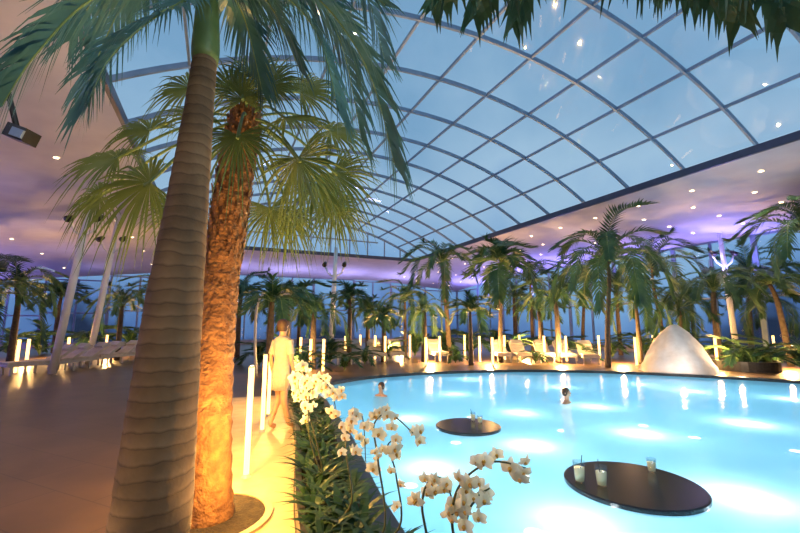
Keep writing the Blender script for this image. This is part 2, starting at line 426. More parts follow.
# ---- hero feather palm
tp=[Vector((0,2.03,0)),D(148,540,2.08),D(162,420,2.12),D(175,300,2.2),D(188,200,2.28),D(199,110,2.36),D(205,60,2.4)]
tp[0]=Vector((tp[1].x-.06,2.04,0))
path=cat(tp,40); n=len(path)-1
wpx=[(0,.205),(.17,.18),(.33,.162),(.5,.14),(.67,.11),(.83,.084),(1,.072)]
def interp(t,tab):
    for (a,x),(b,y) in zip(tab,tab[1:]):
        if t<=b: return x+(y-x)*(t-a)/(b-a)
    return tab[-1][1]
pe=empty('palm_tree',tp[0],'tall palm with ringed brown trunk beside the walkway','palm tree')
mb=MB(); rad=[]
for i in range(n+1): rad.append(interp(i/n,wpx)*U(.992,1.008))
mb.tube(path,rad,32,0,lob=lambda i,k:1+.01*math.sin(k*2.1+i*.3)+.006*math.sin(k*5+i*1.1))
part(mb.obj('trunk',[M['trunkring']],True,tp[0]),pe)
ct=[D(205,62,2.4),D(207,20,2.44),D(208,-20,2.48),D(210,-45,2.5)]
mb=MB(); cp=cat(ct,5); mb.tube(cp,[.078,.084,.086,.084,.08,.077,.074,.07,.067,.064,.06,.055,.05,.045,.04,.03][:len(cp)],16)
part(mb.obj('crownshaft',[M['shaft']],True,ct[0]),pe)
cr=D(209,-25,2.48)
def hero(pts,nl,ll,lw,dr,mm=None,par=pe,**k):
    mb=frond(pts,nl,ll,lw,dr,.014,**k); o=mb.obj('frond',[M['frondnear'] if mm is None else mm,M['shaft']],False,pts[0]); part(o,par)
hero([cr,D(160,-25,2.3),D(90,0,2.15),D(35,55,2.05),D(2,105,2.0)],66,.42,.014,.6)
hero([cr,D(185,0,2.2),D(150,20,2.0),D(108,60,1.9),D(88,105,1.85)],60,.32,.012,.65)
hero([cr,D(180,-70,2.9),D(120,-40,3.2),D(70,40,3.4)],56,.55,.018,.6)
hero([cr,D(170,-40,2.7),D(120,10,2.9),D(85,90,3.0)],54,.42,.015,.7)
hero([cr,D(255,-40,2.6),D(320,0,2.7),D(368,70,2.8),D(395,165,2.9)],70,.5,.018,.65)
hero([cr,D(245,-20,2.4),D(290,0,2.3),D(320,40,2.25),D(338,110,2.2)],66,.38,.014,.7)
hero([cr,D(250,-50,2.7),D(300,-20,3.0),D(340,40,3.2),D(362,140,3.3)],66,.55,.019,.7)
hero([cr,D(240,-70,2.9),D(310,-60,3.4),D(360,-20,3.8),D(385,60,4.0)],60,.6,.02,.6)
hero([cr,D(225,-15,2.7),D(245,20,3.0),D(262,90,3.2)],50,.4,.016,.6)
hero([cr,D(235,-20,2.5),D(270,5,2.6),D(300,70,2.7)],54,.38,.014,.7)
hero([cr,D(215,-60,2.1),D(225,-60,1.7),D(240,-30,1.5)],40,.25,.01,.5)
hero([cr,D(260,-60,2.3),D(330,-40,2.3),D(385,5,2.3)],54,.34,.014,.6)
# ---- hero fan palm
b2=G(207,520); y2=b2.y
tp=[b2,D(209,430,y2),D(214,350,y2),D(222,270,y2+.05),D(233,190,y2+.1),D(243,130,y2+.15),D(246,112,y2+.15)]
path=cat(tp,16); n=len(path)-1
tab=[(0,.215),(.08,.19),(.3,.17),(.5,.155),(.62,.165),(.8,.16),(1,.11)]
pf=empty('fan_palm_tree',b2,'fan palm with shaggy orange-lit fibrous trunk in a paving cutout','palm tree')
mb=MB()
mb.tube(path,[interp(i/n,tab)*(1+.03*((i%3)-1)) for i in range(n+1)],26,0,lob=lambda i,k:1+(.02 if i/n<.5 else .045)*math.sin(k*3.3+i*1.7)*math.sin(i*.9+k))
for i in range(n//2-8,n-2,2):
    for k in range(12):
        a=2*math.pi*(k+.5*(i//2%2))/12+U(-.1,.1); c=path[i]; r=interp(i/n,tab)*.95
        o_=Vector((math.cos(a),math.sin(a),0)); L=U(.04,.085)*(1.25 if i/n>.52 else .5)
        s_=Vector((-o_.y,o_.x,0))
        p0=c+o_*r; p1=p0+o_*L*.4+Vector((0,0,L)); w=.022
        mb.add([p0-s_*w,p0+s_*w,p1+s_*w*.45,p1-s_*w*.45,p0-s_*w+Vector((0,0,-.03))+o_*.012,p0+s_*w+Vector((0,0,-.03))+o_*.012],[(0,1,2,3),(4,5,2,3),(4,5,1,0)],0)
part(mb.obj('trunk',[M['trunkfib']],True,b2),pf)
mb=MB(); mb.lathe([(.46,.0),(.46,.03),(.52,.03),(.52,.0)],b2,40,1); mb.lathe([(.0001,.035),(.3,.03),(.46,.02)],b2,32,0)
o=mb.obj('tree_ring',[M['soil'],M['walk']],False,b2); top(o,'round soil cutout with stone edging at a palm base','tree ring')
top2=D(247,118,y2+.15)
fans=[((150,182),y2-.4,(-1,-.1,-.35),(0.2,-.9,.4),.68),((238,135),y2-.45,(.1,-.2,-.9),(.1,-.95,.2),.52),
((285,118),y2-.2,(.9,0,.1),(0,-.6,.8),.53),((298,158),y2-.2,(.35,0,-1),(-.4,-.85,.2),.68),((334,172),y2+.4,(.7,0,-.8),(-.5,-.8,.4),.58),
((270,208),y2+.3,(.25,.1,-1),(.3,-.9,.1),.5),((118,158),y2+.5,(-1,0,.1),(.2,-.7,.6),.66),((300,92),y2+.5,(.7,.2,.6),(0,-.9,.4),.66),
((250,75),y2-.1,(.1,.1,1),(0,-.95,.2),.5),((232,90),y2-.3,(-.2,-.1,.9),(.1,-.95,.1),.44),((268,85),y2-.2,(.5,-.1,.8),(-.1,-.95,.1),.46),((243,100),y2-.35,(.0,-.2,.6),(.1,-.9,.5),.36),((190,88),y2+.4,(-.6,.2,.7),(0,-.9,.3),.6),
((335,205),y2+.7,(.5,.1,-.9),(.3,-.9,.2),.5),((178,210),y2+.4,(-.5,0,-.9),(.3,-.9,.2),.48),((330,130),y2+.5,(.9,.1,-.2),(-.1,-.7,.6),.6),((290,215),y2+.6,(.2,.1,-1),(.4,-.8,.1),.5),((100,195),y2+.7,(-.9,0,-.5),(.3,-.7,.5),.55),((150,130),y2+.6,(-.9,.1,.4),(0,-.8,.5),.56),
((315,185),y2+.1,(.6,-.1,-.9),(.5,-.7,.4),.54),((205,120),y2+.1,(-.5,-.1,.3),(.1,-.6,.8),.48)]
for (uv,y,C,N,r) in fans:
    hub=D(uv[0],uv[1],y); mb=fan(hub,C,N,r,nf=40,pet=top2,droop=.45)
    part(mb.obj('fan_leaf',[M['fan'],M['shaft']],False,hub),pf)
bb=Vector((2.2,-1.2,0))
po=empty('palm_tree',bb,'palm with dark drooping fronds hanging over the pool edge','palm tree')
mb=MB(); cr2=Vector((1.9,-.8,4.6)); mb.tube(cat([bb,Vector((2.15,-1.1,2)),cr2],12),[.2*(1-.4*i/24) for i in range(25)],16); part(mb.obj('trunk',[M['trunkring']],True,bb),po)
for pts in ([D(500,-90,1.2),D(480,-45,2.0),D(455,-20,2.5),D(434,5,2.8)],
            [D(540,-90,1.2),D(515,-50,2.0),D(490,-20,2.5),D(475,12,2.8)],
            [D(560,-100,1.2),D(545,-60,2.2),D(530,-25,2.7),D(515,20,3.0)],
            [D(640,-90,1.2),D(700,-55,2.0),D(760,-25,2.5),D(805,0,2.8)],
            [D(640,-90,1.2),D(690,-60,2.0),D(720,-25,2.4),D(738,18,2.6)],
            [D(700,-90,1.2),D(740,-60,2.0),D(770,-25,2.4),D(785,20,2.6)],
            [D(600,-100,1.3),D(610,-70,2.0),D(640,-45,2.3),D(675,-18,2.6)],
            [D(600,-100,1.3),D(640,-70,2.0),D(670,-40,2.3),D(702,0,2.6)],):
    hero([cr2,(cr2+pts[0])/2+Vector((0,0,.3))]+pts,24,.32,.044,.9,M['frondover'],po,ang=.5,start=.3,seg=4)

# ---------------------------------------------------------------- generic palms
def mk_frond(L,drop,ll,nl,lw=.036,dr=.42):
    pts=[Vector((0,0,0)),Vector((L*.3,0,L*.22)),Vector((L*.65,0,L*.22)),Vector((L*.9,0,-drop*.25*L)),Vector((L*1.0,0,-drop*.7*L))]
    return frond(pts,nl,ll,lw,dr,.022,vee=.35).mesh('frond',[M['frondbg'],M['shaft']])
FR=[mk_frond(2.3,.35,.62,34,dr=.3),mk_frond(2.1,.5,.58,32),mk_frond(2.2,.0,.55,32,dr=.25)]
FT=[mk_frond(1.7,.2,.75,30,.045,dr=.2),mk_frond(1.6,-.1,.7,30,.045,dr=.2)]
FS=[mk_frond(1.2,.3,.38,24,.03),mk_frond(1.0,.6,.34,22,.03)]
def gpalm(x,y,h,nf=17,sc=1.0,lean=.0,label='slender feather palm with arching green fronds by the pool',group='palms around the pool',meshes=None):
    b=Vector((x,y,0)); e=empty('palm_tree',b,label,'palm tree',group)
    if meshes is None: meshes=FT if R()<.35 else FR
    tops=Vector((lean,U(-.2,.2),h))
    pt=cat([Vector((0,0,0)),Vector((lean*.3,0,h*.4)),Vector((lean*.75,0,h*.8)),tops],6)
    mb=MB(); k=len(pt)-1; tr=U(.1,.15); mb.tube(pt,[(tr-.06*i/k)*(1+.06*(i%2)) for i in range(k+1)],9); 
    t=mb.obj('trunk',[M['trunkbg']],True); t.parent=e
    a0=U(0,6); lo=U(1.1,1.7)
    for i in range(nf):
        a=a0+i*2.39996; el=.75-lo*(i/nf)+U(-.2,.2)
        m=Matrix.Translation(tops)@Matrix.Rotation(a,4,'Z')@Matrix.Rotation(-el,4,'Y')@Matrix.Scale(sc*U(.8,1.15),4)
        inst(random.choice(meshes),'frond',e,m)
    return e
def gp(u,y,vc,**k):
    c=D(u,vc,y); gpalm(c.x,y,c.z,**k)
for u,y,vc,kw in [(448,20,264,{'lean':-.3,'sc':.9}),(497,18,262,{'lean':.2}),(530,23,284,{}),(556,17.5,300,{'sc':.65}),(600,15.6,260,{'nf':22,'lean':.4,'sc':1.1,'meshes':FR}),
  (658,19,268,{'lean':-.4}),(712,16.5,292,{'sc':.75}),(742,20,276,{'lean':.3}),(780,16.5,284,{'lean':-.3,'sc':.85}),(812,12.8,232,{'nf':20,'sc':.9,'meshes':FR}),(405,21,302,{'sc':.7}),(368,23,310,{'sc':.7}),
  (350,18,298,{'sc':.6}),(314,15,312,{'sc':.6}),(300,22,300,{'sc':.9}),(20,17,288,{'sc':.8}),(122,19,306,{'sc':.7}),(60,24,298,{'sc':.9}),(-20,15,296,{}),(160,25,298,{}),
  (272,11,302,{'sc':.55,'nf':14}),(578,22,280,{'lean':.4,'sc':.9}),(240,21,300,{}),(470,16.5,312,{'sc':.6}),(636,17,304,{'sc':.7}),(424,18,312,{'sc':.6}),(690,24,298,{'sc':.9}),
  (288,14,306,{'sc':.55}),(384,18,318,{'sc':.5}),(514,25,298,{'sc':.9}),(616,22,290,{'sc':.9}),(680,18,310,{'sc':.7}),(760,19,300,{'sc':.8}),(540,20,312,{'sc':.6})]:
    gp(u,y,vc,**kw)
def shrub(x,y,sc,lab='low arching palm shrub beside the pool terrace'):
    e=empty('palm_shrub',Vector((x,y,0)),lab,'shrub','low palm shrubs')
    for i in range(11):
        a=i*2.4+U(0,.5)
        m=Matrix.Translation((0,0,.03))@Matrix.Rotation(a,4,'Z')@Matrix.Rotation(U(-1.2,-.35),4,'Y')@Matrix.Scale(sc*U(.8,1.1),4)
        inst(random.choice(FS),'frond',e,m)
for u,y,s in [(345,14.5,.7),(365,16.5,.7),(390,19,.9),(415,21,1.3),(445,21,1.3),(470,22,1.3),(515,21,1.1),(540,22,1.3),(565,22,1.3),(583,18,.8),(612,20,1.1),(640,20,1.3),(738,14.6,1.1),(752,14.3,1),(770,15,1.1),(800,13.8,1.2),(722,17,1.3),(690,18,1.4),(665,19,1.2),(495,23,1.5),(535,17,.6),(455,17,.6),
    (10,20,1.4),(40,22,1.6),(90,23,1.7),(130,23,1.7),(170,22,1.6),(260,16,1.0),(285,15,1.1),(305,13,.8),(330,17,1.1)]:
    p=D(u,350,y); shrub(p.x,y,s)

# ---------------------------------------------------------------- bed plants
def grassm(L,n,wm=1.0):
    mb=MB()
    for i in range(n):
        a=U(0,6.28); el=U(.5,1.3); d=Vector((math.cos(a)*math.cos(el),math.sin(a)*math.cos(el),math.sin(el))); l=L*U(.7,1.1); w=U(.014,.026)*wm
        sd=d.cross(Vector((0,0,1))).normalized(); vs=[];fs=[]
        for k in range(6):
            g=k/5; c=d*l*g+Vector((math.cos(a),math.sin(a),-1.2))*l*.35*g*g
            ww=w*(.6+.6*math.sin(math.pi*min(g*1.2,1)))*(1-g**3)+.001
            vs+=[c-sd*ww,c+sd*ww]
            if k<5: fs.append((2*k,2*k+1,2*k+3,2*k+2))
        mb.add(vs,fs)
    return mb.mesh('leaves',[M['shrub']])
GM=[grassm(.36,16),grassm(.28,14,1.6),grassm(.42,14),grassm(.26,16,1.9)]
bedidx=idx[3:-1]
for j,i in enumerate(bedidx):
    for dd in (.27,.42,.58):
        p=off(i,dd+U(-.03,.04)); 
        if p.y<1.3 or p.y>9.6: continue
        e=bpy.data.objects.new('strappy_plant',random.choice(GM)); e.location=(p.x,p.y,.13); e.rotation_euler=(0,0,U(0,6)); e.scale=[U(.75,1.15)]*3
        COL.objects.link(e); top(e,'clump of strappy green leaves in the flower bed','plant','strappy plants in the bed')
def blossommesh():
    mb=MB()
    def petal(a,l,w,zt):
        d=Vector((math.cos(a),math.sin(a),0)); s=Vector((-d.y,d.x,0)); vs=[];fs=[]; K=6
        for k in range(K+1):
            g=k/K; ww=w*(math.sin(math.pi*(.06+.94*g)**.8)**.6 if g<1 else .0)+.0006
            c=d*l*g+Vector((0,0,zt+.18*l*math.sin(g*2.6)-.25*l*g*g))
            vs+=[c-s*ww,c+Vector((0,0,.06*l)),c+s*ww]
            if k<K: o=3*k; fs+=[(o,o+1,o+4,o+3),(o+1,o+2,o+5,o+4)]
        mb.add(vs,fs,0)
    for a in (90,210,330): petal(math.radians(a),.054,.016,-.003)
    for a in (12,168): petal(math.radians(a),.056,.026,.003)
    mb.lathe([(.001,.026),(.007,.022),(.011,.01),(.008,.0)],(0,-.006,.0),10,1)
    mb.lathe([(.001,.018),(.006,.014),(.007,.004)],(0,-.017,.002),8,1)
    return mb.mesh('blossom',[M['petal'],M['lip']],True)
BM=blossommesh()
def ovalleaf(L=.22,w=.04):
    mb=MB(); vs=[];fs=[]
    for k in range(8):
        g=k/7; c=Vector((L*g,0,.5*L*g-.75*L*g*g)); ww=w*math.sin(math.pi*min(1,(.12+.88*g)))**.6+.001
        vs+=[c+Vector((0,-ww,.01)),c,c+Vector((0,ww,.01))]
        if k<7: o=3*k; fs+=[(o,o+1,o+4,o+3),(o+1,o+2,o+5,o+4)]
    mb.add(vs,fs); return mb.mesh('leaf',[M['shrub']],True)
OL=ovalleaf()
def orchid(b,stems,lab):
    b=Vector(b); e=empty('orchid',b,lab,'orchid','white orchids in the bed')
    for k in range(6): inst(OL,'leaf',e,Matrix.Rotation(k*1.05+U(0,.4),4,'Z')@Matrix.Scale(U(.9,1.3),4))
    for pts,bl,sc in stems:
        pp=cat([b]+pts,10); mb=MB(); mb.tube(pp,[.008-.0045*i/(len(pp)-1) for i in range(len(pp))],6); part(mb.obj('stem',[M['ostem']],True,b),e)
        n=len(pp)-1
        for j in range(bl):
            t=1-.6*(j/max(1,bl-1)) if bl>1 else 1
            q=pp[int(t*n)]; o_=Vector((U(-1,1),U(-.6,.2),U(-.9,.7)))*.065*sc
            pos=q+o_-b; face=(Vector((U(-1.1,1.1),-1,U(-.6,.7)))).normalized()
            m=Matrix.Translation(pos)@face.to_track_quat('Z','Y').to_matrix().to_4x4()@Matrix.Rotation(U(-.5,.5),4,'Z')@Matrix.Scale(sc*U(.66,1.08),4)
            inst(BM,'blossom',e,m)
def bedp(y,dd=.45):
    k=min(bedidx,key=lambda i:abs(off(i,dd).y-y)+ (0 if off(i,dd).x<3 else 5)); p=off(k,dd); return Vector((p.x,p.y,.14))
b=bedp(3.9); orchid(b,[([D(310,440,3.8),D(309,400,3.7),D(316,378,3.6),D(330,388,3.55),D(336,410,3.5)],20,1.05),([D(316,440,3.8),D(306,405,3.8),D(298,385,3.8),D(304,364,3.75)],17,1.05)],'tall orchid with dense sprays of white blossoms')
b=bedp(4.7); orchid(b,[([D(308,430,4.6),D(302,400,4.5),D(302,382,4.4),D(318,384,4.4)],15,1.1)],'orchid spray with dense white blossoms')
b=bedp(3.3); orchid(b,[([D(352,500,3.1),D(346,450,2.95),D(350,424,2.85),D(362,416,2.8),D(366,466,2.75)],14,.92)],'upright orchid spray with white blossoms and yellow lips')
b=bedp(2.9); orchid(b,[([D(384,530,2.75),D(378,460,2.65),D(374,425,2.6),D(390,414,2.55),D(416,436,2.5)],16,.92),([D(398,530,2.75),D(396,475,2.65),D(388,445,2.6),D(402,440,2.55)],10,.88)],'orchid with two upright sprays of white blossoms')
b=bedp(2.3); orchid(b,[([D(425,560,2.15),D(422,505,2.05),D(430,480,2.0),D(446,482,1.95),D(456,518,1.9)],12,.82)],'orchid spray with white blossoms beside the pool edge')
b=bedp(1.95); orchid(b,[([D(455,575,1.95),D(452,515,1.9),D(462,482,1.85),D(492,462,1.8),D(526,468,1.8)],17,.82),([D(472,575,1.95),D(467,520,1.9),D(478,497,1.85),D(490,488,1.85)],8,.8)],'orchid sprays with large cream white blossoms')

# ---------------------------------------------------------------- tube lamps
def lampmeshes(h,r=.045):
    a=MB(); a.lathe([(.001,0),(r+.02,0),(r+.02,.012),(r+.004,.016),(r+.004,.04),(.001,.04)],(0,0,0),16)
    b=MB(); b.lathe([(.001,.04),(r,.04),(r,h-.01),(.001,h-.01)],(0,0,0),16)
    c=MB(); c.lathe([(.001,h-.01),(r+.002,h-.01),(r+.002,h+.006),(.001,h+.006)],(0,0,0),16)
    return a.mesh('base',[M['greymetal']],True),b.mesh('light_tube',[M['tube']],True),c.mesh('cap',[M['greymetal']],True)
LMs=lampmeshes(1.12); LMn=lampmeshes(1.15,.03)
def tlamp(p,s=1.0,me=None):
    e=empty('bollard_lamp',p,'glowing warm vertical tube bollard lamp','lamp','tube bollard lamps')
    for m in (me or LMs): inst(m,m.name.split('.')[0],e,Matrix.Scale(s,4))
tlamp(G(246,478),1,LMn); tlamp(G(262,432),1,LMn); tlamp(G(268,416),1,LMn)
for u,v in [(25,372),(66,366),(426,366),(493,366),(637,366),(15,374),(776,360),(788,359),(545,362),(567,362),(323,372),(310,372),(375,360),(345,362),(600,360),(410,358),(465,358),(520,358),(300,366),(718,368),(440,362),(480,362),(505,360),(655,360),(672,358),(385,362),(360,358),(90,360),(105,358)]:
    tlamp(G(u,v))
def light(typ,loc,en,col,size=.1,name='lamp_light',rot=None,spot=None):
    l=bpy.data.lights.new(name,typ); l.energy=en; l.color=col
    if typ=='AREA': l.shape='RECTANGLE'; l.size=size[0]; l.size_y=size[1]
    else: l.shadow_soft_size=size
    if spot: l.spot_size=spot; l.spot_blend=.5
    o=bpy.data.objects.new(name,l); o.location=loc
    if rot: o.rotation_euler=rot
    COL.objects.link(o); return o
def aim(o,t):
    o.rotation_euler=(Vector(t)-o.location).to_track_quat('-Z','Y').to_euler(); return o
def uplight(p,target,en,col=(1,.62,.25)):
    p=Vector(p); e=empty('ground_uplight',p,'small dark ground uplight aimed at the palm','spotlight','ground uplights')
    d=(Vector(target)-p).normalized(); q=d.to_track_quat('Z','Y').to_matrix().to_4x4()
    a=MB(); a.lathe([(.001,0),(.04,0),(.04,.01),(.012,.015),(.012,.05)],(0,0,0),12); inst(a.mesh('base',[M['lampmetal']]),'base',e,Matrix())
    a=MB(); a.lathe([(.001,0),(.03,0),(.038,.07),(.035,.07),(.03,.055)],(0,0,0),14); inst(a.mesh('housing',[M['lampmetal']]),'housing',e,Matrix.Translation((0,0,.05))@q)
    a=MB(); a.lathe([(.001,.055),(.03,.055)],(0,0,0),14); inst(a.mesh('lens',[M['lampmetal']]),'lens',e,Matrix.Translation((0,0,.05))@q)
    l=light('SPOT',p+Vector((0,0,.05))+d*.09,en,col,.04,spot=math.radians(80)); l.rotation_euler=(-d).to_track_quat('Z','Y').to_euler()
uplight((-.85,2.6,0),D(235,200,y2),330,(1,.56,.18))
uplight((-1.75,1.55,0),D(165,200,2.6),34,(1,.7,.36))
q=bedp(4.3,.5); uplight((q.x,q.y,.15),D(290,180,y2),250,(1,.74,.34))
q=bedp(2.6,.6); uplight((q.x,q.y,.15),D(185,300,2.2),75,(1,.6,.22))
for loc,tgt,en,col in (((-1.5,-3,6.2),(0,4,1),70,(1,.88,.74)),((4,-3,6.5),(0,3,3),130,(.55,.75,1)),((-6,1,6.2),(-1.5,3,3.8),60,(.45,.68,1)),((2.5,-1.5,6.0),(.5,2.2,.6),70,(1,.94,.78))):
    l=light('AREA',Vector(loc),en,col,(1.6,1.6),'fill_light'); aim(l,tgt)  # added area fills near and behind the camera, without any fixture
for u,y,z,e in [(430,18,.6,620),(490,17.5,.6,720),(560,17,.6,680),(620,17,.6,560),(350,18,.6,480),(715,14.8,.6,240),(785,15,.6,520),(390,19,.6,560),(30,18,.6,360),(300,14,.6,320),(660,20,.6,560),(110,20,.6,360),(525,20,.6,580),(400,23,.6,500),(60,20,.6,320)]:
    p=D(u,330,y); light('POINT',(p.x,y,z),e,(1,.55,.18),.06)
light('POINT',(-1.9,5.2,1.25),200,(1,.54,.12),.06); light('POINT',(-1.7,4.0,.6),105,(1,.54,.12),.06); light('POINT',(-1.2,3.2,.6),68,(1,.54,.12),.06)
light('POINT',(-2.4,8.2,1.2),200,(1,.54,.13),.06); light('POINT',(-1.0,2.3,.3),24,(1,.54,.13),.06)
# violet cove lights aimed at ceiling
PU=(.3,.26,1)
for s in (-18,-13,-8,-3,3):
    light('AREA',P(WR-1.2,s,4.0),260,PU,(3.5,.4),rot=(math.pi,0,0))
    light('AREA',P(2.5,s,3.6),34,(.7,.6,1),(3.5,.4),rot=(math.pi,0,0))
for s in (-24,-18,-12,-6,0,5):
    light('AREA',P(WL+3,s,2.9),420,PU,(3.5,.4),rot=(math.pi,0,0))
    light('AREA',P(NL-12,s,3.0),190,PU,(2.5,.4),rot=(math.pi,0,0))
    light('AREA',P(NL-5,s,3.9),14,(.5,.45,1),(2,.4),rot=(math.pi,0,0))
for n_ in (-14,-9,-4,1): light('AREA',P(n_,5,4),110,(.5,.44,1),(3,.4),rot=(math.pi,0,0))
sm=MB(); sm.lathe([(.001,-.015),(.065,-.015)],(0,0,0),16,1); sm.lathe([(.065,-.015),(.08,-.02),(.09,0)],(0,0,0),16,0)
SMM=sm.mesh('ceiling_spotlight',[M['white'],M['spot']])
k=0
for n_ in (1.4,3.2,5.0,6.8):
    for s in lin(-22,5,13):
        s+= (n_>3)*1.0; o=bpy.data.objects.new('ceiling_spotlight',SMM); q=P(n_,s,hz(n_,s)-.004); o.location=q; COL.objects.link(o)
        top(o,'added round warm ceiling spotlight brightening the left side','spotlight','recessed ceiling spotlights')
        if k%4==0: light('SPOT',q-Vector((0,0,.05)),190,(.98,.84,.64),.03,rot=(0,0,0),spot=1.8)
        k+=1
for n_ in (NL-2,NL-7):  # left-hand spots are added to brighten the floor and trunks below
    for s in lin(-22,5,7):
        o=bpy.data.objects.new('ceiling_spotlight',SMM); q=P(n_,s,hz(n_,s)-.004); o.location=q; COL.objects.link(o)
        top(o,'added round warm ceiling spotlight brightening the left side','spotlight','recessed ceiling spotlights')
        if n_>NL-5: light('SPOT',q-Vector((0,0,.05)),70,(1,.62,.3),.03,rot=(0,0,0),spot=2.0)
um=MB(); um.lathe([(.001,.05),(.12,.05)],(0,0,0),20,1); um.lathe([(.12,.05),(.15,.05),(.17,0)],(0,0,0),20,0)
UM=um.mesh('underwater_light',[M['white'],M['cyanlamp']])
for u,v,e_ in [(640,435,36),(748,425,40),(745,500,44),(530,447,34),(595,408,26),(520,414,26),(575,525,30),(690,392,26),(455,395,20),(410,420,24),(560,388,20),(470,380,16),(640,385,16),(790,400,26),(430,470,26)]:
    q=G(u,v,-.03)
    o=bpy.data.objects.new('underwater_light',UM); o.location=(q.x,min(q.y,12.6),-1.145)
    COL.objects.link(o); top(o,'round white underwater pool light on the basin floor','pool light','underwater pool lights')
    light('POINT',(o.location.x,o.location.y,-.26),e_*.72,(.96,.98,1),.04)

def ptable(u,v,r):
    p=G(u,v,.03); e=empty('pool_table',(p.x,p.y,-1.15),'round black granite bar table standing in the pool','table','round tables in the pool')
    a=MB(); a.lathe([(.001,1.18),(r-.015,1.18),(r,1.17),(r,1.13),(r-.03,1.115),(.001,1.115)],(0,0,0),64); inst(a.mesh('table_top',[M['granite']]),'table_top',e,Matrix())
    a=MB(); a.lathe([(.22,0),(.2,.03),(.1,.08),(.09,1.12)],(0,0,0),24); inst(a.mesh('pedestal',[M['white']],True),'pedestal',e,Matrix())
    return p
t1=ptable(468,425,.51); t2=ptable(632,482,.64)
def glass(p,h,r,straw=True):
    e=empty('drinking_glass',p,'clear tall glass of pale cocktail on a pool table','glass','cocktail glasses')
    a=MB(); a.lathe([(.001,.004),(r*.75,.004),(r*.78,.01),(r,h),(r*.94,h),(r*.72,.015),(.001,.015)],(0,0,0),20); inst(a.mesh('tumbler',[M['drinkglass']],True),'tumbler',e,Matrix())
    a=MB(); a.lathe([(.001,.016),(r*.7,.016),(r*.86,h*.7),(.001,h*.7)],(0,0,0),20); inst(a.mesh('drink',[M['drink']],True),'drink',e,Matrix())
    if straw: a=MB(); a.tube([(0,0,.03),(r*.8,0,h*1.35)],.004,6); inst(a.mesh('straw',[M['straw']]),'straw',e,Matrix.Rotation(U(0,6),4,'Z'))
glass(G(580,482,.032),.2,.06); glass(G(602,486,.032),.19,.06); glass(G(652,472,.032),.14,.05,False); glass(G(473,421,.032),.14,.045); glass(G(480,423,.032),.12,.045,False)

# ---------------------------------------------------------------- sun loungers
def lounger_meshes():
    fr=MB()
    for y in(-.3,.3): fr.beam((0,y,.3),(1.9,y,.3),.05,.06)
    for x in (0,.6,1.2,1.9): fr.beam((x,-.3,.3),(x,.3,.3),.05,.05)
    lg=MB(); lg.beam((0,0,0),(0,0,.28),.05,.05)
    sb=MB(); sb.box((.62,0,.375),(1.24,.62,.09))
    bk=MB(); Rm=Matrix.Rotation(-.6,3,'Y'); bk.box(Vector((1.22,0,.36))+Rm@Vector((.38,0,.03)),(.78,.62,.09),Rm)
    pl=MB(); pl.box(Vector((1.22,0,.36))+Rm@Vector((.62,0,.12)),(.26,.5,.1),Rm)
    return fr.mesh('frame',[M['lounge']]),lg.mesh('leg',[M['lounge']]),sb.mesh('seat_cushion',[M['cushion']]),bk.mesh('backrest',[M['cushion']]),pl.mesh('pillow',[M['lounge']])
LO=lounger_meshes()
def lounger(p,rot):
    e=empty('sun_lounger',p,'white sun lounger with cream cushion and raised back','sun lounger','sun loungers',rot)
    inst(LO[0],'frame',e,Matrix())
    for x in(.1,1.8):
        for y in(-.28,.28): inst(LO[1],'leg',e,Matrix.Translation((x,y,0)))
    inst(LO[2],'seat_cushion',e,Matrix()); inst(LO[3],'backrest',e,Matrix()); inst(LO[4],'pillow',e,Matrix())
for u,v,r in [(2,376,1.1),(26,373,1.2),(50,370,1.2),(72,367,1.3),(94,365,1.3),(113,363,1.3),(345,365,1.9),(362,364,1.9),(380,363,1.8),(398,362,1.7),(505,363,1.5),(525,363,1.5),(548,363,1.4),(570,364,1.4),(592,365,1.3),(442,362,1.7)]:
    lounger(G(u,v),r)

p=G(686,377); p=Vector((p.x*1.085,14.25,0))
a=MB(); prof=[(1.25,0),(1.17,.22),(1.0,.5),(.86,.72),(.74,.95),(.56,1.2),(.42,1.4),(.25,1.58),(.12,1.68),(.001,1.7)]
a.lathe([(r*.98,z*.95) for r,z in prof],(0,0,0),40,wob=lambda j,k:.97+.045*math.sin(k*.63+j*.8)+.035*math.sin(k*1.57+j*1.7)+.015*math.sin(k*3.8+j))
o=a.obj('conical_rock',[M['rock']],True); o.location=p; top(o,'white rounded conical sculpted rock at the pool edge','rock')
light('POINT',p+Vector((1.25,-1.1,.5)),80,(1,.7,.4),.05); light('POINT',p+Vector((-.9,-1.5,.5)),34,(1,.83,.72),.05)
a=MB(); a.lathe([(.001,.3),(.85,.3),(.9,.34),(1.0,.34),(1.0,0)],(0,0,0),32)
o=a.obj('round_planter',[M['slate']],False); q=G(745,372); o.location=(q.x*1.05,q.y*1.05,0); top(o,'low dark round planter with small palms','planter')
def column(p0,p1,r,fork=True,lab='white slanting steel support column with spotlights'):
    p0=Vector(p0);p1=Vector(p1); e=empty('support_column',p0,lab,'column','slanting support columns')
    a=MB(); a.tube([p0,p0.lerp(p1,.5),p1],[r,r,r*.75],14); part(a.obj('shaft',[M['white']],True,p0),e)
    if fork:
        q=p0.lerp(p1,.72)
        for sg in(-1,1):
            a=MB(); a.tube([q,q+Vector((sg*.35,0,.25)),q+Vector((sg*.5,0,.6))],.04,8); part(a.obj('arm',[M['white']],True,q),e)
            a=MB(); c=q+Vector((sg*.5,0,.7)); a.tube([c+Vector((0,-.15,-.08)),c+Vector((0,.12,.08))],[.12,.08],12); part(a.obj('spotlight_head',[M['lampmetal']],True,c),e)
